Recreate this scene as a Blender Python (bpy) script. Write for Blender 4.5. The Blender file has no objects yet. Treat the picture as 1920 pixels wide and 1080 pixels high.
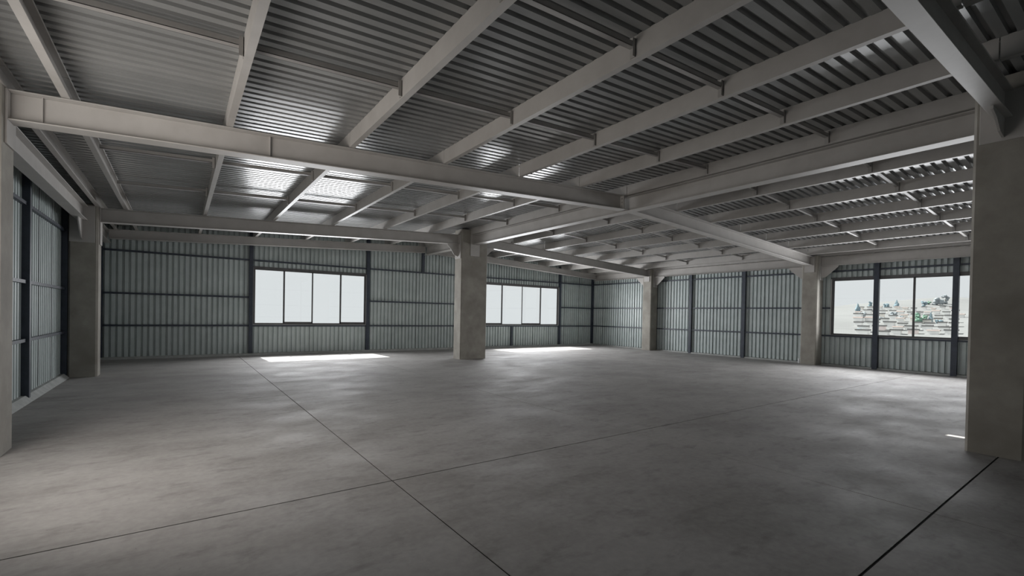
import bpy, bmesh, math, random
from mathutils import Matrix, Vector
random.seed(11)
S = bpy.context.scene
COL = S.collection

# ------------------------------------------------------------------ camera
YAW, PITCH, ROLL = [math.radians(a) for a in (35.5512, -0.6596, -1.0854)]
FPX, CX, CY, EYE = 861.03, 950.92, 600.13, 1.6
fw = Vector((math.cos(PITCH)*math.sin(YAW), math.cos(PITCH)*math.cos(YAW), math.sin(PITCH)))
rt0 = Vector((math.cos(YAW), -math.sin(YAW), 0))
dn0 = fw.cross(rt0)
RT = math.cos(ROLL)*rt0 + math.sin(ROLL)*dn0
DN = -math.sin(ROLL)*rt0 + math.cos(ROLL)*dn0
cam = bpy.data.cameras.new('camera')
cam.sensor_width = 36.0
cam.lens = FPX*36/1920
cam.shift_x = (960-CX)/1920
cam.shift_y = (CY-540)/1920
cam.clip_end = 2000
co = bpy.data.objects.new('camera', cam)
m3 = Matrix((RT, -DN, -fw)).transposed()
co.matrix_world = Matrix.Translation((0, 0, EYE)) @ m3.to_4x4()
COL.objects.link(co)
S.camera = co

# ------------------------------------------------------------------ sky, sun, daylight, exposure
w = bpy.data.worlds.new('hazy_sky'); S.world = w; w.use_nodes = True
bg = w.node_tree.nodes['Background']
bg.inputs[0].default_value = (0.97, 0.985, 1.0, 1); bg.inputs[1].default_value = 0.86
sun = bpy.data.lights.new('sun', 'SUN'); sun.energy = 14.0; sun.angle = math.radians(0.3); sun.color = (1, .97, .92)
so = bpy.data.objects.new('sun', sun); COL.objects.link(so)
so.rotation_euler = Vector((0.05, -1.0, -1.15)).to_track_quat('-Z', 'Y').to_euler()

def daylight(name, loc, direction, sx, sy, watts, color=(0.96, 0.975, 1.0), spread=150):
    l = bpy.data.lights.new(name, 'AREA'); l.shape = 'RECTANGLE'; l.size = sx; l.size_y = sy
    l.energy = watts; l.color = color; l.spread = math.radians(spread)
    o = bpy.data.objects.new(name, l); COL.objects.link(o)
    o.location = loc
    o.rotation_euler = Vector(direction).to_track_quat('-Z', 'Y').to_euler()
    return o
# daylight entering through each window opening, falling inwards and down
daylight('daylight_window_1', (4.12, 18.28, 2.08), (0, -1, -.03), 3.9, 1.85, 240, spread=150)
daylight('daylight_window_2', (14.1, 18.28, 2.08), (0, -1, -.03), 4.7, 1.85, 370, spread=150)
daylight('daylight_window_3', (18.98, 4.2, 2.08), (-1, 0, -.03), 4.9, 1.85, 270, spread=150)
daylight('daylight_window_4', (-1.95, 5.0, 2.1), (1, .55, -.10), 2.7, 2.3, 105, (1.0, .93, .87), 150)
vs = S.view_settings
vs.view_transform = 'Standard'; vs.look = 'None'; vs.gamma = 1.0; vs.use_curve_mapping = False
vs.exposure = 0.0

# ------------------------------------------------------------------ helpers
def new_mesh(name, verts, faces, mat, smooth=False):
    me = bpy.data.meshes.new(name)
    me.from_pydata([tuple(v) for v in verts], [], faces)
    bm = bmesh.new(); bm.from_mesh(me)
    bmesh.ops.recalc_face_normals(bm, faces=bm.faces[:])
    bm.to_mesh(me); bm.free()
    me.materials.append(mat)
    if smooth:
        for p in me.polygons: p.use_smooth = True
    return me

def link(name, me, parent=None, loc=(0, 0, 0)):
    o = bpy.data.objects.new(name, me); COL.objects.link(o)
    o.location = loc
    if parent is not None:
        o.parent = parent
    return o

def obj(name, verts, faces, mat, parent=None, smooth=False, keep=False):
    """mesh given in world coordinates, origin moved to the base of its own box (or the parent's origin)"""
    vs_ = [Vector(v) for v in verts]
    if parent is not None:
        base = world_of(parent)
        me = new_mesh(name, [v-base for v in vs_], faces, mat, smooth)
        return link(name, me, parent)
    lo = [min(v[i] for v in vs_) for i in range(3)]; hi = [max(v[i] for v in vs_) for i in range(3)]
    base = Vector(((lo[0]+hi[0])/2, (lo[1]+hi[1])/2, lo[2]))
    if keep: base = Vector((0, 0, 0))
    me = new_mesh(name, [v-base for v in vs_], faces, mat, smooth)
    return link(name, me, None, base)

def world_of(o):
    p = Vector((0, 0, 0))
    while o is not None:
        p = p + o.location; o = o.parent
    return p

def empty(name, loc=(0, 0, 0)):
    o = bpy.data.objects.new(name, None); COL.objects.link(o); o.location = loc
    o.empty_display_size = .2
    return o

def tag(o, label, cat, group=None):
    o['label'] = label; o['category'] = cat
    if group: o['group'] = group
    return o

def struct(o):
    o['kind'] = 'structure'; return o

class MB:
    def __init__(s): s.v = []; s.f = []
    def add(s, verts, faces):
        b = len(s.v); s.v += [tuple(x) for x in verts]; s.f += [tuple(b+i for i in f) for f in faces]
    def box(s, x0, x1, y0, y1, z0, z1):
        s.add([(x0,y0,z0),(x1,y0,z0),(x1,y1,z0),(x0,y1,z0),(x0,y0,z1),(x1,y0,z1),(x1,y1,z1),(x0,y1,z1)],
              [(0,3,2,1),(4,5,6,7),(0,1,5,4),(1,2,6,5),(2,3,7,6),(3,0,4,7)])
    def hexa(s, p):
        s.add(p, [(0,3,2,1),(4,5,6,7),(0,1,5,4),(1,2,6,5),(2,3,7,6),(3,0,4,7)])
    def prism(s, poly, a, b, mp):
        """poly of (p,q) extruded along t from a to b; mp(p,q,t) -> xyz"""
        n = len(poly)
        s.add([mp(p, q, a) for p, q in poly]+[mp(p, q, b) for p, q in poly],
              [tuple(range(n))[::-1], tuple(range(n, 2*n))]+[(i, (i+1) % n, n+(i+1) % n, n+i) for i in range(n)])
    def cyl(s, c, axis, r, h, n=10):
        ax = Vector(axis).normalized(); a = ax.orthogonal().normalized(); b = ax.cross(a); c = Vector(c)
        ring = [a*math.cos(2*math.pi*i/n)*r+b*math.sin(2*math.pi*i/n)*r for i in range(n)]
        s.add([c+q for q in ring]+[c+ax*h+q for q in ring],
              [tuple(range(n))[::-1], tuple(range(n, 2*n))]+[(i, (i+1) % n, n+(i+1) % n, n+i) for i in range(n)])
    def build(s, name, mat, parent=None, smooth=False, keep=False):
        return obj(name, s.v, s.f, mat, parent, smooth, keep)

def bevel(o, wd=.004, seg=1):
    m = o.modifiers.new('bevel', 'BEVEL'); m.width = wd; m.segments = seg; m.limit_method = 'ANGLE'
    return o

# ------------------------------------------------------------------ materials
def mat(name, c1, c2=None, rough=.5, metal=0.0, scale=6.0, rough2=None, bump=0.0, stretch=(1, 1, 1), detail=6, spec=.5, c3=None, s3=1.0, lo=.35, hi=.65):
    m = bpy.data.materials.new(name); m.use_nodes = True
    nt = m.node_tree; n = nt.nodes; p = n['Principled BSDF']
    p.inputs['Roughness'].default_value = rough; p.inputs['Metallic'].default_value = metal
    p.inputs['Specular IOR Level'].default_value = spec
    p.inputs['Base Color'].default_value = (*c1, 1)
    if c2 is None: return m
    geo = n.new('ShaderNodeNewGeometry'); mp = n.new('ShaderNodeMapping'); mp.inputs['Scale'].default_value = stretch
    nt.links.new(geo.outputs['Position'], mp.inputs['Vector'])
    nz = n.new('ShaderNodeTexNoise'); nz.inputs['Scale'].default_value = scale; nz.inputs['Detail'].default_value = detail
    nz.inputs['Roughness'].default_value = .6
    nt.links.new(mp.outputs[0], nz.inputs['Vector'])
    r = n.new('ShaderNodeValToRGB'); r.color_ramp.elements[0].position = lo; r.color_ramp.elements[1].position = hi
    r.color_ramp.elements[0].color = (*c1, 1); r.color_ramp.elements[1].color = (*c2, 1)
    nt.links.new(nz.outputs['Fac'], r.inputs[0])
    out = r.outputs[0]
    if c3 is not None:
        n3 = n.new('ShaderNodeTexNoise'); n3.inputs['Scale'].default_value = s3; n3.inputs['Detail'].default_value = 5
        nt.links.new(mp.outputs[0], n3.inputs['Vector'])
        r3 = n.new('ShaderNodeValToRGB'); r3.color_ramp.elements[0].position = .48; r3.color_ramp.elements[1].position = .72
        r3.color_ramp.elements[0].color = (0, 0, 0, 1); r3.color_ramp.elements[1].color = (.8, .8, .8, 1)
        nt.links.new(n3.outputs['Fac'], r3.inputs[0])
        mx = n.new('ShaderNodeMix'); mx.data_type = 'RGBA'
        nt.links.new(r3.outputs[0], mx.inputs['Factor']); nt.links.new(out, mx.inputs['A'])
        mx.inputs['B'].default_value = (*c3, 1)
        out = mx.outputs['Result']
    nt.links.new(out, p.inputs['Base Color'])
    if rough2 is not None:
        mr = n.new('ShaderNodeMapRange'); mr.inputs['From Min'].default_value = .3; mr.inputs['From Max'].default_value = .7
        mr.inputs['To Min'].default_value = rough; mr.inputs['To Max'].default_value = rough2
        nt.links.new(nz.outputs['Fac'], mr.inputs['Value']); nt.links.new(mr.outputs[0], p.inputs['Roughness'])
    if bump:
        b = n.new('ShaderNodeBump'); b.inputs['Strength'].default_value = bump; b.inputs['Distance'].default_value = .01
        nt.links.new(nz.outputs['Fac'], b.inputs['Height']); nt.links.new(b.outputs[0], p.inputs['Normal'])
    return m

STEEL = mat('off_white_steel_paint', (.43, .41, .39), (.48, .46, .44), rough=.5, scale=3)
STEEL2 = mat('shade_darkened_steel', (.33, .315, .30), (.38, .365, .35), rough=.55, scale=4)  # struts' shading put into a darker steel tone; bolts and lug share it
DECK = mat('galvanised_deck', (.29, .293, .29), (.34, .343, .34), rough=.23, metal=.14, scale=3, rough2=.27, spec=.32, stretch=(.4, 1.5, 1))
CLAD = mat('grey_green_cladding', (.46, .515, .51), (.53, .585, .58), rough=.4, scale=2.5)
NAVY = mat('navy_steel_paint', (.030, .038, .054), (.044, .054, .076), rough=.45, scale=6)
DARKBACK = mat('dark_backing_sheet', (.05, .055, .06), rough=.8)
CURB = mat('cement_kerb', (.34, .35, .34), (.44, .45, .44), rough=.8, scale=5)
CONC = mat('cast_concrete', (.28, .26, .23), (.38, .36, .32), rough=.8, scale=2.2, bump=.15, c3=(.23, .212, .185), s3=1.3)
FRAME = mat('dark_bronze_aluminium', (.085, .083, .085), (.11, .108, .11), rough=.4, scale=8)
TRIM = mat('light_aluminium_trim', (.62, .62, .61), rough=.4, metal=.3)
BLACK = mat('joint_filler_black', (.012, .011, .011), rough=.9)
PVC = mat('white_pvc', (.72, .73, .74), rough=.4)

def floor_material():
    m = bpy.data.materials.new('power_trowelled_concrete'); m.use_nodes = True
    nt = m.node_tree; n = nt.nodes; L = nt.links; p = n['Principled BSDF']
    geo = n.new('ShaderNodeNewGeometry')
    def noise(scale, stretch, detail=6, rot=0):
        mp = n.new('ShaderNodeMapping'); mp.inputs['Scale'].default_value = stretch; mp.inputs['Rotation'].default_value[2] = rot
        L.new(geo.outputs['Position'], mp.inputs['Vector'])
        z = n.new('ShaderNodeTexNoise'); z.inputs['Scale'].default_value = scale; z.inputs['Detail'].default_value = detail
        z.inputs['Roughness'].default_value = .62
        L.new(mp.outputs[0], z.inputs['Vector']); return z.outputs['Fac']
    def ramp(f, a, b, ca, cb):
        r = n.new('ShaderNodeValToRGB'); r.color_ramp.elements[0].position = a; r.color_ramp.elements[1].position = b
        r.color_ramp.elements[0].color = ca; r.color_ramp.elements[1].color = cb
        L.new(f, r.inputs[0]); return r.outputs[0]
    def mix(f, a, b, mode='MIX'):
        x = n.new('ShaderNodeMix'); x.data_type = 'RGBA'; x.blend_type = mode
        if hasattr(f, 'links'): L.new(f, x.inputs['Factor'])
        else: x.inputs['Factor'].default_value = f
        for s_, v in (('A', a), ('B', b)):
            if hasattr(v, 'links'): L.new(v, x.inputs[s_])
            else: x.inputs[s_].default_value = v
        return x.outputs['Result']
    big = noise(.42, (1, 1, 1), 5)
    med = noise(1.1, (.8, 1.2, 1), 10, .3)
    streak = noise(3.2, (.75, 1.7, 1), 9, .12)
    fine = noise(16, (1, 1, 1), 6)
    base = ramp(big, .36, .66, (.29, .276, .265, 1), (.42, .404, .392, 1))
    base = mix(ramp(med, .42, .66, (0, 0, 0, 1), (.6, .6, .6, 1)), base, (.47, .455, .445, 1))
    base = mix(ramp(streak, .53, .68, (0, 0, 0, 1), (.5, .5, .5, 1)), base, (.19, .178, .168, 1))
    base = mix(.16, base, ramp(fine, .35, .65, (.12, .115, .11, 1), (.42, .41, .40, 1)))
    # small dark specks
    sp = noise(38, (1, 1, 1), 2)
    base = mix(ramp(sp, .72, .76, (0, 0, 0, 1), (.55, .55, .55, 1)), base, (.08, .075, .07, 1))
    L.new(base, p.inputs['Base Color'])
    rr = n.new('ShaderNodeMapRange'); rr.inputs['From Min'].default_value = .3; rr.inputs['From Max'].default_value = .7
    rr.inputs['To Min'].default_value = .85; rr.inputs['To Max'].default_value = .60
    L.new(med, rr.inputs['Value']); L.new(rr.outputs[0], p.inputs['Roughness'])
    p.inputs['Specular IOR Level'].default_value = .25
    bp_ = n.new('ShaderNodeBump'); bp_.inputs['Strength'].default_value = .12; bp_.inputs['Distance'].default_value = .01
    L.new(streak, bp_.inputs['Height']); L.new(bp_.outputs[0], p.inputs['Normal'])
    return m
FLOOR = floor_material()

def glass_material():
    m = bpy.data.materials.new('window_glass'); m.use_nodes = True
    nt = m.node_tree; n = nt.nodes
    for x in list(n):
        if x.type == 'BSDF_PRINCIPLED': n.remove(x)
    t = n.new('ShaderNodeBsdfTransparent'); t.inputs[0].default_value = (.95, .97, .97, 1)
    g = n.new('ShaderNodeBsdfGlossy'); g.inputs['Roughness'].default_value = .02
    mx = n.new('ShaderNodeMixShader'); mx.inputs[0].default_value = .05
    nt.links.new(t.outputs[0], mx.inputs[1]); nt.links.new(g.outputs[0], mx.inputs[2])
    nt.links.new(mx.outputs[0], n['Material Output'].inputs[0])
    return m
GLASS = glass_material()

# ------------------------------------------------------------------ key dimensions (metres)
XR_ = 8.57                    # ridge line
SL = .0515                    # roof slope
ZT = 4.42                     # top of rafters at the ridge
RD = .325                     # rafter depth
PD = .23                      # purlin depth
def zt(x): return ZT-SL*abs(x-XR_)          # top of rafter
def zd(x): return zt(x)+PD                  # underside of roof deck
F0, F1, F2, F3 = 1.07, 7.20, 14.31, 17.86   # frame lines
YB, YF = 18.50, -6.0          # outer plane of back wall / wall behind the viewer
XL_, XW = -2.20, 19.20        # outer plane of left / right wall

# ------------------------------------------------------------------ floor
floor = struct(empty('floor', (8.5, 6.2, 0)))
xc = [(-2.25, 0), (1.667, .014), (5.167, .012), (8.67, .005), (19.25, 0)]
yc = [(-6.05, 0), (1.028, .017), (4.163, .014), (18.55, 0)]
for i in range(len(xc)-1):
    for j in range(len(yc)-1):
        b = MB()
        b.box(xc[i][0]+xc[i][1]/2, xc[i+1][0]-xc[i+1][1]/2, yc[j][0]+yc[j][1]/2, yc[j+1][0]-yc[j+1][1]/2, -.15, 0)
        b.build('slab', FLOOR, floor)
b = MB(); b.box(-2.25, 19.25, -6.05, 18.55, -.25, -.012-.14)
b.build('subbase', BLACK, floor)
for (x, g) in xc[1:-1]:
    b = MB(); b.box(x-g/2, x+g/2, -6.05, 18.55, -.14, -.006); b.build('joint_filler', BLACK, floor)
for (y, g) in yc[1:-1]:
    b = MB(); b.box(-2.25, 19.25, y-g/2, y+g/2, -.14, -.0065); b.build('joint_filler', BLACK, floor)

# ------------------------------------------------------------------ roof deck
ceiling = struct(empty('ceiling', (XR_, 6.2, 4.65)))
PITCH_ = .15
def rib_profile(u0, u1, pitch, crest, side, hi):
    """list of (u,h): h = hi on the crest (towards the room), 0 in the groove"""
    pts = []
    k = math.floor(u0/pitch)-1
    raw = []
    while k*pitch < u1+pitch:
        a = k*pitch
        raw += [(a, hi), (a+crest, hi), (a+crest+side, 0), (a+pitch-side, 0)]
        k += 1
    def at(u):
        for (p, q) in zip(raw, raw[1:]):
            if p[0] <= u <= q[0]:
                t = 0 if q[0] == p[0] else (u-p[0])/(q[0]-p[0]); return p[1]+(q[1]-p[1])*t
        return 0
    pts = [(u0, at(u0))]+[r for r in raw if u0+1e-5 < r[0] < u1-1e-5]+[(u1, at(u1))]
    return pts
y = YF-.05
GAPY = (5.55, 5.78)
while y < YB+.05-1e-6:
    y1 = min(y+7*PITCH_, YB+.06)
    prof = rib_profile(y, y1-.004, PITCH_, .086, .012, .045)
    for side in (-1, 1):
        xa, xb = (XL_-.08, XR_-.02) if side < 0 else ((XR_+.02 if not (y < GAPY[1] and y1 > GAPY[0]) else XR_+.26), XW+.08)
        v = []; f = []
        nseg = 1
        for (yy, h) in prof:
            for x in (xa, xb):
                v.append((x, yy, zd(x)+.045-h))
        for i in range(len(prof)-1):
            f.append((2*i, 2*i+1, 2*i+3, 2*i+2))
        obj('deck_sheet', v, f, DECK, ceiling)
    y = y1
# sheet added over the deck to block light leaks, open beside the ridge
b = MB()
for (y0, y1) in ((YF-.1, GAPY[0]), (GAPY[1], YB+.1)):
    b.hexa([(XL_-.1, y0, zd(XL_)+.06), (XR_+.25, y0, zd(XR_)+.062), (XR_+.25, y1, zd(XR_)+.062), (XL_-.1, y1, zd(XL_)+.06),
            (XL_-.1, y0, zd(XL_)+.09), (XR_+.25, y0, zd(XR_)+.10), (XR_+.25, y1, zd(XR_)+.10), (XL_-.1, y1, zd(XL_)+.09)])
b.hexa([(XL_-.1, GAPY[0], zd(XL_)+.06), (XR_+.13, GAPY[0], zd(XR_)+.062), (XR_+.13, GAPY[1], zd(XR_)+.062), (XL_-.1, GAPY[1], zd(XL_)+.06),
        (XL_-.1, GAPY[0], zd(XL_)+.09), (XR_+.13, GAPY[0], zd(XR_)+.10), (XR_+.13, GAPY[1], zd(XR_)+.10), (XL_-.1, GAPY[1], zd(XL_)+.09)])
b.hexa([(XR_+.25, YF-.1, zd(XR_+.25)+.062), (XW+.1, YF-.1, zd(XW)+.06), (XW+.1, YB+.1, zd(XW)+.06), (XR_+.25, YB+.1, zd(XR_+.25)+.062),
        (XR_+.25, YF-.1, zd(XR_)+.10), (XW+.1, YF-.1, zd(XW)+.09), (XW+.1, YB+.1, zd(XW)+.09), (XR_+.25, YB+.1, zd(XR_)+.10)])
b.build('light_leak_sheet', DARKBACK, ceiling)

# ------------------------------------------------------------------ walls
def wall(name, P, u0, u1, ztop, openings, posts, girts, phase=0.0, axis='u'):
    """P(u,d,z): d = depth from the outer plane towards the room"""
    w_ = struct(empty(name, P((u0+u1)/2, .02, 0)))
    edges = {round(u0, 4), round(u1, 4)}
    k = math.ceil((u0-phase)/1.08)
    while phase+k*1.08 < u1:
        edges.add(round(phase+k*1.08, 4)); k += 1
    for (a, b_, z0, z1) in openings:
        edges.add(a); edges.add(b_)
    edges = sorted(e for e in edges if u0-1e-6 <= e <= u1+1e-6)
    pr = 1.08/7
    for a, b_ in zip(edges, edges[1:]):
        if b_-a < .02: continue
        spans = [(.06, None)]
        for (oa, ob, z0, z1) in openings:
            if oa-1e-4 <= a and b_ <= ob+1e-4: spans = [(.06, z0), (z1, None)]
        for (z0, z1) in spans:
            prof = rib_profile(a-phase+.003+50*pr, b_-phase-.003+50*pr, pr, .090, .008, .052)
            v = []; f = []
            for (u, h) in prof:
                uu = u+phase-50*pr
                v.append(P(uu, .012+h, z0)); v.append(P(uu, .012+h, z1 if z1 is not None else ztop(uu)+.02))
            for i in range(len(prof)-1): f.append((2*i, 2*i+1, 2*i+3, 2*i+2))
            obj('cladding_panel', v, f, CLAD, w_)
    # dark sheet added outside to block light leaks, openings left out
    b = MB()
    def quad(a, c, z0, za, zb):
        b.hexa([P(a, -.02, z0), P(c, -.02, z0), P(c, .004, z0), P(a, .004, z0), P(a, -.02, za), P(c, -.02, zb), P(c, .004, zb), P(a, .004, zb)])
    xs = sorted({u0, u1, XR_ if u0 < XR_ < u1 else u0} | {o[0] for o in openings} | {o[1] for o in openings})
    for a, c in zip(xs, xs[1:]):
        o = [q for q in openings if q[0]-1e-4 <= a and c <= q[1]+1e-4]
        if o:
            quad(a, c, -.1, o[0][2], o[0][2]); quad(a, c, o[0][3], ztop(a)+.05, ztop(c)+.05)
        else: quad(a, c, -.1, ztop(a)+.05, ztop(c)+.05)
    b.build('light_leak_backing', DARKBACK, w_)
    for (u, wd, z0, z1, dep) in posts:
        b = MB(); d0 = .065
        b.hexa([P(u-wd/2, d0, z0), P(u+wd/2, d0, z0), P(u+wd/2, d0+dep, z0), P(u-wd/2, d0+dep, z0),
                P(u-wd/2, d0, z1), P(u+wd/2, d0, z1), P(u+wd/2, d0+dep, z1), P(u-wd/2, d0+dep, z1)])
        b.build('post', NAVY, w_)
    for (a, c, z) in girts:
        b = MB(); d0 = .065
        b.hexa([P(a, d0, z-.028), P(c, d0, z-.028), P(c, d0+.06, z-.028), P(a, d0+.06, z-.028),
                P(a, d0, z+.028), P(c, d0, z+.028), P(c, d0+.06, z+.028), P(a, d0+.06, z+.028)])
        b.build('girt', NAVY, w_)
    return w_

def window(name, P, u0, u1, z0, z1, cuts, dark_sashes):
    """frame, light trim and glazed sashes; P as for walls"""
    o = struct(empty(name, P((u0+u1)/2, .03, z0)))
    def bar(b, a, c, d0, d1, za, zb):
        b.hexa([P(a, d0, za), P(c, d0, za), P(c, d1, za), P(a, d1, za), P(a, d0, zb), P(c, d0, zb), P(c, d1, zb), P(a, d1, zb)])
    t = .045
    b = MB()
    bar(b, u0, u1, 0, .085, z0, z0+t); bar(b, u0, u1, 0, .085, z1-t, z1)
    bar(b, u0, u0+t, 0, .085, z0+t, z1-t); bar(b, u1-t, u1, 0, .085, z0+t, z1-t)
    b.build('frame', FRAME, o)
    b = MB(); e = .018
    bar(b, u0-e, u1+e, .06, .11, z0-e, z0); bar(b, u0-e, u0, .06, .11, z0, z1); bar(b, u1, u1+e, .06, .11, z0, z1)
    b.build('edge_trim', TRIM, o)
    b = MB(); bar(b, u0-.03, u1+.03, .0, .09, z1, z1+.05); b.build('head_flashing', FRAME, o)
    xs = [u0+t]+list(cuts)+[u1-t]
    for i, (a, c) in enumerate(zip(xs, xs[1:])):
        d = .02 if i % 2 == 0 else .045
        sw = .038; br = .075 if i in dark_sashes else .03
        b = MB(); za, zb = z0+t, z1-t
        bar(b, a-.012, c+.012, d, d+.025, za, za+br-.02); bar(b, a-.012, c+.012, d, d+.025, zb-.025, zb)
        bar(b, a-.012, a+sw-.012, d, d+.025, za, zb); bar(b, c-sw+.012, c+.012, d, d+.025, za, zb)
        s_ = b.build('sash', FRAME, o)
        b = MB(); bar(b, a+.02, c-.02, d+.010, d+.015, za+.01, zb-.02)
        b.build('pane', GLASS, s_)
    return o

PB = lambda u, d, z: (u, YB-d, z)
PR = lambda u, d, z: (XW-d, u, z)
PL = lambda u, d, z: (XL_+d, u, z)
PF = lambda u, d, z: (u, YF+d, z)
ztb = lambda u: zd(u)
zside = lambda u: zd(XL_)
zsider = lambda u: zd(XW)
G1, G2, G3 = 1.05, 2.045, 3.355
wall('wall_back', PB, XL_, XW, ztb, [(2.12, 6.13, 1.09, 3.10), (11.55, 16.50, 1.09, 3.10)],
     [(-1.93, .10, 0, zd(-1.9), .10), (2.05, .12, 0, zd(2), .10), (6.20, .12, 0, zd(6.2), .10), (8.60, .12, G3, zd(8.6), .10),
      (13.42, .10, 0, G1, .09), (16.58, .12, 0, zd(16.5), .10), (19.05, .12, 0, zd(19), .10)],
     [(XL_+.1, 2.0, G1), (2.1, 6.15, G1-.005), (6.25, 11.5, G1), (11.5, 16.52, G1-.005), (16.6, 19.0, G1),
      (XL_+.1, 2.0, G2), (6.25, 11.4, G2), (16.6, 19.0, G2), (XL_+.1, 19.0, G3)], phase=7.26-1.08*20)
wall('wall_right', PR, YF, YB, zsider, [(1.55, 6.68, 1.10, 3.10)],
     [(12.25, .12, 0, zd(XW), .10), (9.82, .14, 0, zd(XW), .10), (5.36, .14, 0, zd(XW), .12), (3.42, .14, 0, zd(XW), .12), (-2.5, .12, 0, zd(XW), .10)],
     [(YF+.1, YB-.1, G3+.02), (6.7, YB-.1, G2+.015), (YF+.1, 1.5, G2+.015), (YF+.1, YB-.1, G1+.015)], phase=.4)
wall('wall_left', PL, YF, YB, zside, [(3.6, 6.4, .95, 3.3)],
     [(10.95, .10, 0, zd(XL_), .10), (14.10, .09, 0, zd(XL_), .10), (8.2, .1, 0, zd(XL_), .1), (3.5, .1, 0, zd(XL_), .1)],
     [(6.5, YB-.1, 3.30), (6.5, YB-.1, 2.0), (6.5, YB-.1, 1.02), (YF+.1, 3.5, 2.0), (YF+.1, 3.5, 1.02), (YF+.1, 3.5, 3.3)], phase=.2)
wall('wall_front', PF, XL_, XW, ztb, [], [(2.05, .12, 0, zd(2), .10), (8.57, .12, 0, zd(8.5), .10), (15, .12, 0, zd(15), .10)],
     [(XL_+.1, XW-.1, G1), (XL_+.1, XW-.1, G2), (XL_+.1, XW-.1, G3)], phase=.1)
window('window_1', PB, 2.12, 6.13, 1.09, 3.10, (3.12, 4.10, 5.14), (1, 3))
window('window_2', PB, 11.55, 16.50, 1.09, 3.10, (12.85, 14.09, 15.29), (0, 2))
window('window_3', PR, 1.55, 6.68, 1.10, 3.10, (2.45, 3.42, 4.405, 5.36), (1,))
window('window_4', PL, 3.6, 6.4, .95, 3.3, (4.53, 5.46), (1,))

# kerbs at the foot of the walls
def kerb(name, P, u0, u1, depth, h, slope):
    b = MB()
    b.prism([(0.0, 0), (depth, 0), (depth-slope, h), (0.0, h)], u0, u1, lambda p, q, t: P(t, p, q))
    return struct(b.build(name, CURB))
kerb('baseboard_back', PB, XL_+.2, XW-.13, .19, .075, .01)
kerb('baseboard_right', PR, YF, YB, .15, .05, .01)
kerb('baseboard_left', PL, YF, YB-.2, .215, .095, .09)

# ------------------------------------------------------------------ concrete columns
def chamfer_prism(x0, x1, y0, y1, c):
    return [(x0+c, y0), (x1-c, y0), (x1, y0+c), (x1, y1-c), (x1-c, y1), (x0+c, y1), (x0, y1-c), (x0, y0+c)]
def column(label, x0, x1, yf, ztop, plates, lug=None, c=.028):
    y0, y1 = yf-.255, yf+.255
    t = empty('concrete_column', ((x0+x1)/2, yf, 0)); tag(t, label, 'column')
    b = MB(); b.prism(chamfer_prism(x0, x1, y0, y1, c), 0, ztop, lambda p, q, z: (p, q, z))
    b.build('shaft', CONC, t)
    for (face, a, c_, z0, z1) in plates:
        b = MB(); th = .022
        if face == '-x': b.box(x0-th, x0, a, c_, z0, z1)
        if face == '+x': b.box(x1, x1+th, a, c_, z0, z1)
        if face == '-y': b.box(a, c_, y0-th, y0, z0, z1)
        if face == '+y': b.box(a, c_, y1, y1+th, z0, z1)
        bevel(b.build('end_plate', STEEL, t))
    b = MB(); b.box(x0+.06, x1-.06, y0+.05, y1-.05, ztop, ztop+.018)
    b.build('cap_plate', NAVY, t)
    if lug:
        lx, ly = lug
        b = MB(); b.box(lx-.05, lx+.05, ly-.012, ly+.012, ztop+.018, ztop+.075)
        b.cyl((lx, ly-.012, ztop+.075), (0, 1, 0), .05, .024, 14)
        l = b.build('lifting_lug', STEEL2, t)
    return t
RX0, RX1 = 8.04, 9.11
ctop = zd(XR_)-.07
column('free-standing wide concrete column in the middle of the hall between the two back windows', RX0, RX1, F2, ctop,
       [('-x', F2-.2, F2+.2, 3.55, zt(8)+.0), ('+x', F2-.2, F2+.2, 3.55, zt(9.1)), ('-y', 8.38, 8.76, 3.66, ZT), ('+y', 8.38, 8.76, 3.66, ZT)], (8.16, F2-.1))
column('broad shaded concrete column nearest the viewer at the right edge of the picture', RX0, RX1, F0, ctop,
       [('-x', F0-.2, F0+.2, 3.80, zt(8)), ('+x', F0-.2, F0+.2, 3.55, zt(9.1)), ('-y', 8.38, 8.76, 3.66, ZT), ('+y', 8.38, 8.76, 3.66, ZT)], (8.20, F0-.12))
LX0, LX1 = -2.03, -1.52
zl = zt(LX1)
for yf, lab in ((F1, 'concrete column cut by the left edge of the picture where the long rafter starts'),
                (F2, 'shaded concrete column standing before the left wall at the far corner')):
    column(lab, LX0, LX1, yf, zl+.03, [('+x', yf-.13, yf+.2, 3.32 if yf == F1 else 3.05, zl), ('-y', LX0+.02, LX1-.06, 3.06, zl-.0), ('+y', LX0+.02, LX1-.06, 3.06, zl)], None, .04)
RC0, RC1 = 18.58, 19.09
zr = zt(RC0)
for yf, lab in ((F1, 'concrete column against the right wall just left of the window with the town view'),
                (F2, 'concrete column against the right wall near the far corner of the hall')):
    column(lab, RC0, RC1, yf, zr+.03, [('-x', yf-.15, yf+.17, 3.34, zr), ('-y', RC0+.13, RC1-.06, 3.06, zr), ('+y', RC0+.13, RC1-.06, 3.06, zr)], None)

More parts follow.
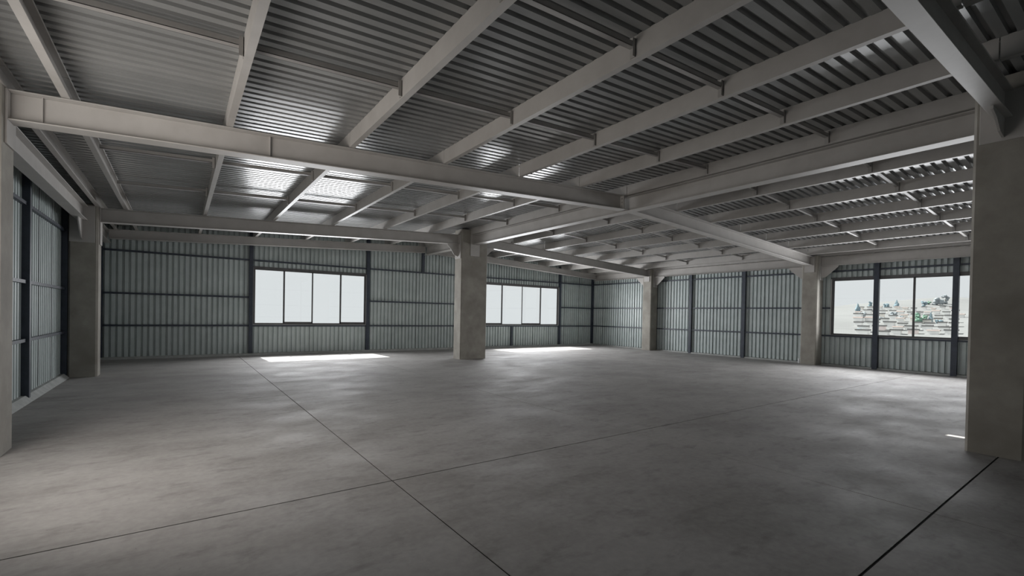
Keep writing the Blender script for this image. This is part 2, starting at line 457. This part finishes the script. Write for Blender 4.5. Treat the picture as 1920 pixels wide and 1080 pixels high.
# ------------------------------------------------------------------ main steel
FWD = .11     # half flange width
def rafter(label, yf, xa, xb, haunch=(), stiff=(), bolts=None, zoff=0, FWD=FWD, RD=RD):
    """sloping I-beam from xa to xb on frame line yf"""
    xm = (xa+xb)/2
    t = empty('steel_rafter', (xm, yf, zt(xm)-RD)); tag(t, label, 'rafter')
    T = lambda x: zt(x)+zoff
    B = lambda x: zt(x)-RD+zoff
    def sl(name, y0, y1, lo, hi, m=STEEL):
        b = MB()
        b.hexa([(xa, y0, lo(xa)), (xb, y0, lo(xb)), (xb, y1, lo(xb)), (xa, y1, lo(xa)), (xa, y0, hi(xa)), (xb, y0, hi(xb)), (xb, y1, hi(xb)), (xa, y1, hi(xa))])
        return bevel(b.build(name, m, t), .003)
    sl('top_flange', yf-FWD, yf+FWD, lambda x: T(x)-.014, T)
    sl('bottom_flange', yf-FWD, yf+FWD, B, lambda x: B(x)+.014)
    sl('web', yf-.006, yf+.006, lambda x: B(x)+.013, lambda x: T(x)-.013)
    for (x, s, ln, dp) in haunch:      # s = direction away from the column
        z = B(x)
        poly = [(0, .004), (ln*s, .004), (ln*s, -.04), (ln*.70*s, -.36*dp), (ln*.36*s, -.86*dp), (0, -dp)]
        b = MB(); b.prism(poly, yf-.011, yf+.011, lambda p, q, tt: (x+p, tt, z+q-SL*abs(p)*(1 if (x-XR_)*s > 0 else -1)))
        b.build('haunch_plate', STEEL, t)
    for x in stiff:
        b = MB(); b.box(x-.005, x+.005, yf-.035, yf-.006, B(x)+.014, T(x)-.014); b.build('stiffener', STEEL, t)
    if bolts:
        bx_, s = bolts
        b = MB(); b.box(bx_-.011, bx_+.011, yf-FWD, yf+FWD, B(bx_)+.014, T(bx_)-.014); ep = b.build('end_plate', STEEL, t)
        for k in range(3):
            for off in (.05,):
                b = MB(); b.cyl((bx_+s*.011, yf-.06, B(bx_)+.075+.085*k), (s, 0, 0), .014, .016, 6)
                b.build('bolt', STEEL2, ep)
    return t
GE = .12   # half width of the ridge girder
EL, ER = -1.80, 18.84
gl, gr = XR_-GE, XR_+GE
rafter('off-white rafter running into the near right column from the left', F0, LX1+.02, RX0-.022, [(RX0-.022, -1, .68, .23)], FWD=.075)
rafter('long off-white rafter spanning from the left edge to the ridge girder', F1, LX1+.022, gl-.0, [], (-1.25, 1.01), (gl-.14, -1))
rafter('rafter from the far left column to the free-standing middle column', F2, LX1+.022, RX0-.022, [(RX0-.022, -1, .42, .44)])
rafter('thin-looking rafter along the back wall above the left window', F3, EL+.102, gl, [], (), RD=.27)
rafter('rafter falling from the ridge girder to the right wall column beside the town window', F1, gr, RC0-.022, [], (), (gr+.14, 1))
rafter('rafter falling from the middle column to the far right wall column', F2, RX1+.022, RC0-.022, [(RX1+.022, 1, .42, .30)])
rafter('rafter along the back wall above the right-hand back window', F3, gr, ER-.102, RD=.27)
rafter('rafter on the far side of the near right column, mostly hidden', F0, RX1+.022, RC0-.022, [(RX1+.022, 1, .42, .30)])

def girder(name, label, cat, x, y0, y1, z0, z1, hw, ends=()):
    t = empty(name, (x, (y0+y1)/2, z0)); tag(t, label, cat)
    for nm, a, c, za, zb in (('top_flange', x-hw, x+hw, z1-.014, z1), ('bottom_flange', x-hw, x+hw, z0, z0+.014), ('web', x-.006, x+.006, z0+.013, z1-.013)):
        b = MB(); b.box(a, c, y0, y1, za, zb); bevel(b.build(nm, STEEL, t), .003)
    for (y, s) in ends:
        poly = [(0, .004), (.52*s, .004), (.52*s, -.05), (.14*s, -.40), (0, -.44)]
        b = MB(); b.prism(poly, x-.011, x+.011, lambda p, q, tt: (tt, y+p, z0+q)); b.build('haunch_plate', STEEL, t)
    return t
h = .255+.022
girder('ridge_girder', 'deep off-white ridge girder running from the near right column to the middle column', 'girder', XR_, F0+h, F2-h, 4.068, ZT-.014, .12)
girder('ridge_girder', 'short ridge girder between the middle column and the back wall', 'girder', XR_, F2+h, F3+.12, 4.068, ZT-.014, .12)
girder('ridge_girder', 'ridge girder running from the near right column towards the viewer', 'girder', XR_, YF+.1, F0-h, 4.068, ZT-.014, .12)
zE = zt(LX1)-.016
girder('eave_girder', 'eave girder along the left wall between its two columns', 'girder', EL, F1+h, F2-h, zE-.33, zE, .10, [(F2-h, -1), (F1+h, 1)])
girder('eave_girder', 'short eave girder from the far left column to the back wall', 'girder', EL, F2+h, YB-.1, zE-.33, zE, .10)
girder('eave_girder', 'eave girder on the left wall behind the left edge of the picture', 'girder', EL, F0, F1-h, zE-.33, zE, .10)
girder('eave_girder', 'eave girder over the right wall cladding between its two columns', 'girder', ER, F1+h, F2-h, zE-.32, zE, .10, [(F2-h, -1), (F1+h, 1)])
girder('eave_girder', 'eave girder over the right wall in the far corner', 'girder', ER, F2+h, F3+.2, zE-.32, zE, .10, [(F2+h, 1)])
girder('eave_girder', 'eave girder above the window with the town view', 'girder', ER, F0, F1-h, zE-.32, zE, .10, [(F1-h, -1)])

# ------------------------------------------------------------------ purlins and struts
PW = .075
PXL = [-1.58, -1.09, .485, 2.08, 3.67, 5.28, 6.88, 8.40]
PXR = [8.83, 10.35, 11.92, 13.49, 15.06, 16.60, 18.10, 18.72]
ORD = ['first', 'second', 'third', 'fourth', 'fifth', 'sixth', 'seventh', 'eighth', 'ninth', 'tenth', 'eleventh', 'twelfth', 'thirteenth', 'fourteenth']
BAYS = [('the bay behind the viewer', YF+.1, F0-.115), ('the near bay', F0-.103, F1-.115), ('the middle bay', F1-.103, F2-.115), ('the narrow bay at the back wall', F2-.103, YB-.06)]
def c_profile():
    w_, d, t, lp = PW, PD, .006, .022
    return [(0, 0), (w_, 0), (w_, lp), (w_-t, lp), (w_-t, t), (t, t), (t, d-t), (w_-t, d-t), (w_-t, d-lp), (w_, d-lp), (w_, d), (0, d)]
purlin_mesh = {}
def purlin(x, side, n, bay, y0, y1):
    key = (round(y1-y0, 3))
    if key not in purlin_mesh:
        b = MB(); b.prism(c_profile(), -(y1-y0)/2, (y1-y0)/2, lambda p, q, t: (p, t, q))
        purlin_mesh[key] = new_mesh('purlin', b.v, b.f, STEEL)
    o = link('purlin', purlin_mesh[key], None, (x, (y0+y1)/2, zt(x+PW/2)+.004))
    return tag(o, f'{ORD[n]} roof purlin {side} of the ridge over {bay}', 'purlin', 'roof purlins')
for bi, (bay, y0, y1) in enumerate(BAYS):
    for n, x in enumerate(reversed(PXL)):
        if bi == 0 and x < 3: continue
        purlin(x, 'left', n, bay, y0, y1)
    for n, x in enumerate(PXR):
        if bi == 0: continue
        purlin(x, 'right', n, bay, y0, y1)

ROWS = [('front row of near bay', 3.06), ('back row of near bay', 5.12), ('front row of middle bay', 9.43), ('back row of middle bay', 11.87)]
def strut(xa, xb, y, label):
    t = empty('purlin_strut', ((xa+xb)/2, y, zt((xa+xb)/2)+.1)); tag(t, label, 'strut', 'struts between purlins')
    za, zb = zt(xa)+.115, zt(xb)+.115
    a, c = xa+PW, xb-.012
    b = MB()
    for (ya, yb, hh) in ((y-.03, y+.03, .006), (y-.03, y-.024, .055)):
        b.hexa([(a, ya, za), (c, ya, zb), (c, yb, zb), (a, yb, za), (a, ya, za+hh), (c, ya, zb+hh), (c, yb, zb+hh), (a, yb, za+hh)])
    b.build('bar', STEEL2, t)
    b = MB()
    z = zt(xb)
    b.box(xb-.045, xb-.001, y-.036, y-.030, z+.02, z+.20)
    b.box(xb-.008, xb-.001, y-.036, y+.03, z+.02, z+.20)
    b.build('bracket', STEEL2, t)
for rn, y in ROWS:
    for i in range(1, len(PXL)-1):
        n = len(PXL)-1-i
        strut(PXL[i], PXL[i+1], y, f'strut left of the ridge, {rn}, {ORD[n-1]} to {ORD[n]} purlin')
    for i in range(len(PXR)-2):
        strut(PXR[i], PXR[i+1], y, f'strut right of the ridge, {rn}, {ORD[i]} to {ORD[i+1]} purlin')

# ------------------------------------------------------------------ small fittings
b = MB(); b.cyl((0, 0, 0), (0, 0, 1), .05, .13, 14); b.cyl((0, 0, .13), (0, 0, 1), .06, .035, 14); b.cyl((-.09, 0, .05), (1, 0, 0), .035, .06, 12)
me = new_mesh('drain_pipe', b.v, b.f, PVC)
p = link('drain_pipe', me, None, (18.97, 7.62, 0.0)); tag(p, 'short white drain pipe stub on the floor beside the right wall column', 'pipe')

# ------------------------------------------------------------------ outside: hazy hillside town
def pale(name, c, c2=None, sc=.4): return mat(name, c, c2 or tuple(min(1, x*1.12) for x in c), rough=.9, scale=sc, spec=.1)
GROUND = pale('dusty_ground', (.185, .188, .188), sc=.08)
PLASTER = [pale('white_plaster', (.86, .855, .84)), pale('cream_plaster', (.84, .80, .75)), pale('pink_plaster', (.80, .70, .68))]
ROOFC = pale('pale_roof', (.20, .198, .195)); TILE = pale('tile_roof', (.22, .185, .172)); DARKW = pale('dark_window', (.34, .34, .38))  # house window panes in plain dark grey
LEAF = [pale('hazed_blue_green_leaves', (.19, .26, .30), (.25, .32, .355)), pale('hazed_green_leaves', (.15, .26, .20), (.23, .33, .265)), pale('hazed_grey_green_leaves', (.26, .29, .31), (.32, .345, .36))]  # haze is put into these leaf colours, paler than the foliage itself
BARK = pale('bark', (.17, .15, .13))
def hill(x, y): return -7.5+max(0, x-55)*.072+1.2*math.sin(x*.03+y*.05)+.8*math.sin(y*.11)
v = []; f = []
NX, NY = 40, 22
for i in range(NX):
    for j in range(NY):
        x = 24+i*9; y = -70+j*8
        z = hill(x, y) if i < NX-1 else -9
        v.append((x, y, z))
for i in range(NX-1):
    for j in range(NY-1):
        a = i*NY+j; f.append((a, a+NY, a+NY+1, a+1))
struct(obj('hillside_ground', v, f, GROUND, None, True))

def pix(px, py, X):
    d = RT*((px-CX)/FPX)+DN*((py-CY)/FPX)+fw
    t = X/d.x
    return Vector((0, 0, EYE))+d*t

def on_hill(px, py):
    d = RT*((px-CX)/FPX)+DN*((py-CY)/FPX)+fw
    X = 60.0
    while X < 330:
        p_ = Vector((0, 0, EYE))+d*(X/d.x)
        if p_.z < hill(p_.x, p_.y): break
        X += 1.0
    p_ = Vector((0, 0, EYE))+d*(X/d.x)
    return X, Vector((p_.x, p_.y, hill(p_.x, p_.y)))
def house(px, py, wpx, hpx, kind, label):
    """a small house whose front bottom centre is seen at (px,py) at distance X"""
    X, base = on_hill(px, py)
    sc = (pix(px+1, py, X)-pix(px, py, X)).length
    W, Hh = wpx*sc*.8, hpx*sc
    D = W*.8
    zb = min(base.z, hill(base.x, base.y))-.5
    t = empty('house', (base.x, base.y, zb)); tag(t, label, 'house', 'houses on the hillside')
    x0, y0, y1, z1 = base.x, base.y-W/2, base.y+W/2, base.z+Hh
    b = MB(); b.box(x0, x0+D, y0, y1, zb, z1); b.build('walls', PLASTER[kind % 3], t)
    b = MB()
    if kind % 2: b.prism([(-.3, 0), (D+.3, 0), (D/2, Hh*.28)], y0-.2, y1+.2, lambda p_, q, tt: (x0+p_, tt, z1+q))
    else: b.box(x0-.15, x0+D+.15, y0-.15, y1+.15, z1, z1+.35)
    b.build('roof', TILE if kind % 2 else ROOFC, t)
    nw = max(2, int(W/2.6)); nf = max(1, int(Hh/2.7))
    for fl in range(nf):
        for k in range(nw):
            yy = y0+W*(k+.5)/nw; zz = z1-1.9-fl*2.7
            if zz < base.z-.5: continue
            b = MB(); b.box(x0-.06, x0+.02, yy-.5, yy+.5, zz, zz+1.2); b.build('window', DARKW, t)
rh = random.Random(5)
KN = ['white', 'cream', 'pink']
for r, (py, wd, ht) in enumerate([(629, 26, 11), (621, 24, 10), (613, 22, 9.5), (605, 20, 9), (597, 17, 8), (589, 15, 7), (582, 13, 6)]):
    x = 1597+rh.uniform(0, 8); k = 0
    while x < 1792:
        kind = rh.choice([0, 0, 0, 2, 1, 0, 3, 4])
        house(x+wd/2, py+rh.uniform(-2, 2), wd*rh.uniform(.75, 1.1), ht*rh.uniform(.8, 1.2), kind,
              f'{KN[kind % 3]} {"tiled" if kind % 2 else "flat-roofed"} house, {ORD[r]} row up the hillside, {ORD[k]} from the left')
        x += wd*rh.uniform(.95, 1.5); k += 1
def blob(b, c, r, zs, rnd):
    bm = bmesh.new(); bmesh.ops.create_icosphere(bm, subdivisions=2, radius=1)
    base = len(b.v)
    for vv in bm.verts:
        k = 1+rnd.uniform(-.22, .22)
        b.v.append((c[0]+vv.co.x*r*k, c[1]+vv.co.y*r*k, c[2]+vv.co.z*r*zs*k))
    for ff in bm.faces: b.f.append(tuple(base+q.index for q in ff.verts))
    bm.free()
def tree(px, py, X_, wpx, hpx, kind, leaf, label):
    rnd = random.Random(int(px*7+py))
    X, base = on_hill(px, py); sc = (pix(px+1, py, X)-pix(px, py, X)).length
    W, Hh = wpx*sc*.85, hpx*sc
    zg = min(base.z, hill(base.x, base.y))-.3
    t = empty('hillside_tree', (base.x, base.y, zg)); tag(t, label, 'tree', 'trees on the hillside')
    b = MB(); b.cyl((base.x, base.y, zg), (0, 0, 1), max(.12, W*.05), base.z-zg+Hh*.5, 7); b.build('trunk', BARK, t)
    b = MB()
    if kind == 'cypress':
        for k in range(7):
            q = k/6; blob(b, (base.x, base.y, base.z+Hh*(.1+.82*q)), W*.5*(1.02-q*.92)*(1 if k else .8), 1.25, rnd)
    else:
        for k in range(11):
            a = rnd.uniform(0, 6.28); rr = W*.34*math.sqrt(rnd.random()); zz = rnd.uniform(.06, .85)
            blob(b, (base.x+rr*math.cos(a), base.y+rr*math.sin(a), base.z+Hh*zz), W*rnd.uniform(.17, .27)*(1.15-.4*zz), .85, rnd)
    b.build('crown', LEAF[leaf], t)
TS = [(1608, 584, 205, 13, 20, 'cypress', 0, 'pointed blue-green conifer in the first pane'), (1617, 595, 180, 20, 12, 'round', 2, 'low bushy tree below the pointed conifer'),
      (1633, 574, 230, 12, 14, 'round', 0, 'tree half hidden by the first window post'), (1681, 577, 225, 14, 20, 'cypress', 0, 'rounded dark conifer on the skyline of the second pane'),
      (1662, 577, 228, 15, 9, 'round', 0, 'low tree left of the dark skyline conifer'), (1676, 592, 185, 18, 9, 'round', 2, 'bush among the houses of the second pane'),
      (1690, 599, 170, 16, 8, 'round', 2, 'small grey bush by the mullion'), (1722, 607, 138, 24, 28, 'round', 1, 'big green tree beside the mullion'),
      (1735, 604, 140, 15, 24, 'round', 1, 'second big green tree right of the mullion'), (1745, 604, 150, 12, 30, 'cypress', 0, 'tall dark cypress by the green trees'),
      (1733, 575, 215, 16, 14, 'round', 0, 'palm-like tree above the green trees'), (1757, 572, 210, 30, 18, 'round', 2, 'grey-green tree on the high skyline'),
      (1772, 570, 205, 26, 24, 'round', 2, 'tallest grey tree at the right of the skyline'), (1760, 607, 150, 22, 10, 'round', 0, 'hedge-like tree right of the cypress'),
      (1612, 624, 106, 16, 9, 'round', 0, 'dark shrub at the lower left'), (1650, 600, 172, 18, 8, 'round', 2, 'grey bush left of the second pane'),
      (1741, 571, 220, 14, 9, 'round', 1, 'low green tree under the skyline tree')]
for a in TS: tree(*a)
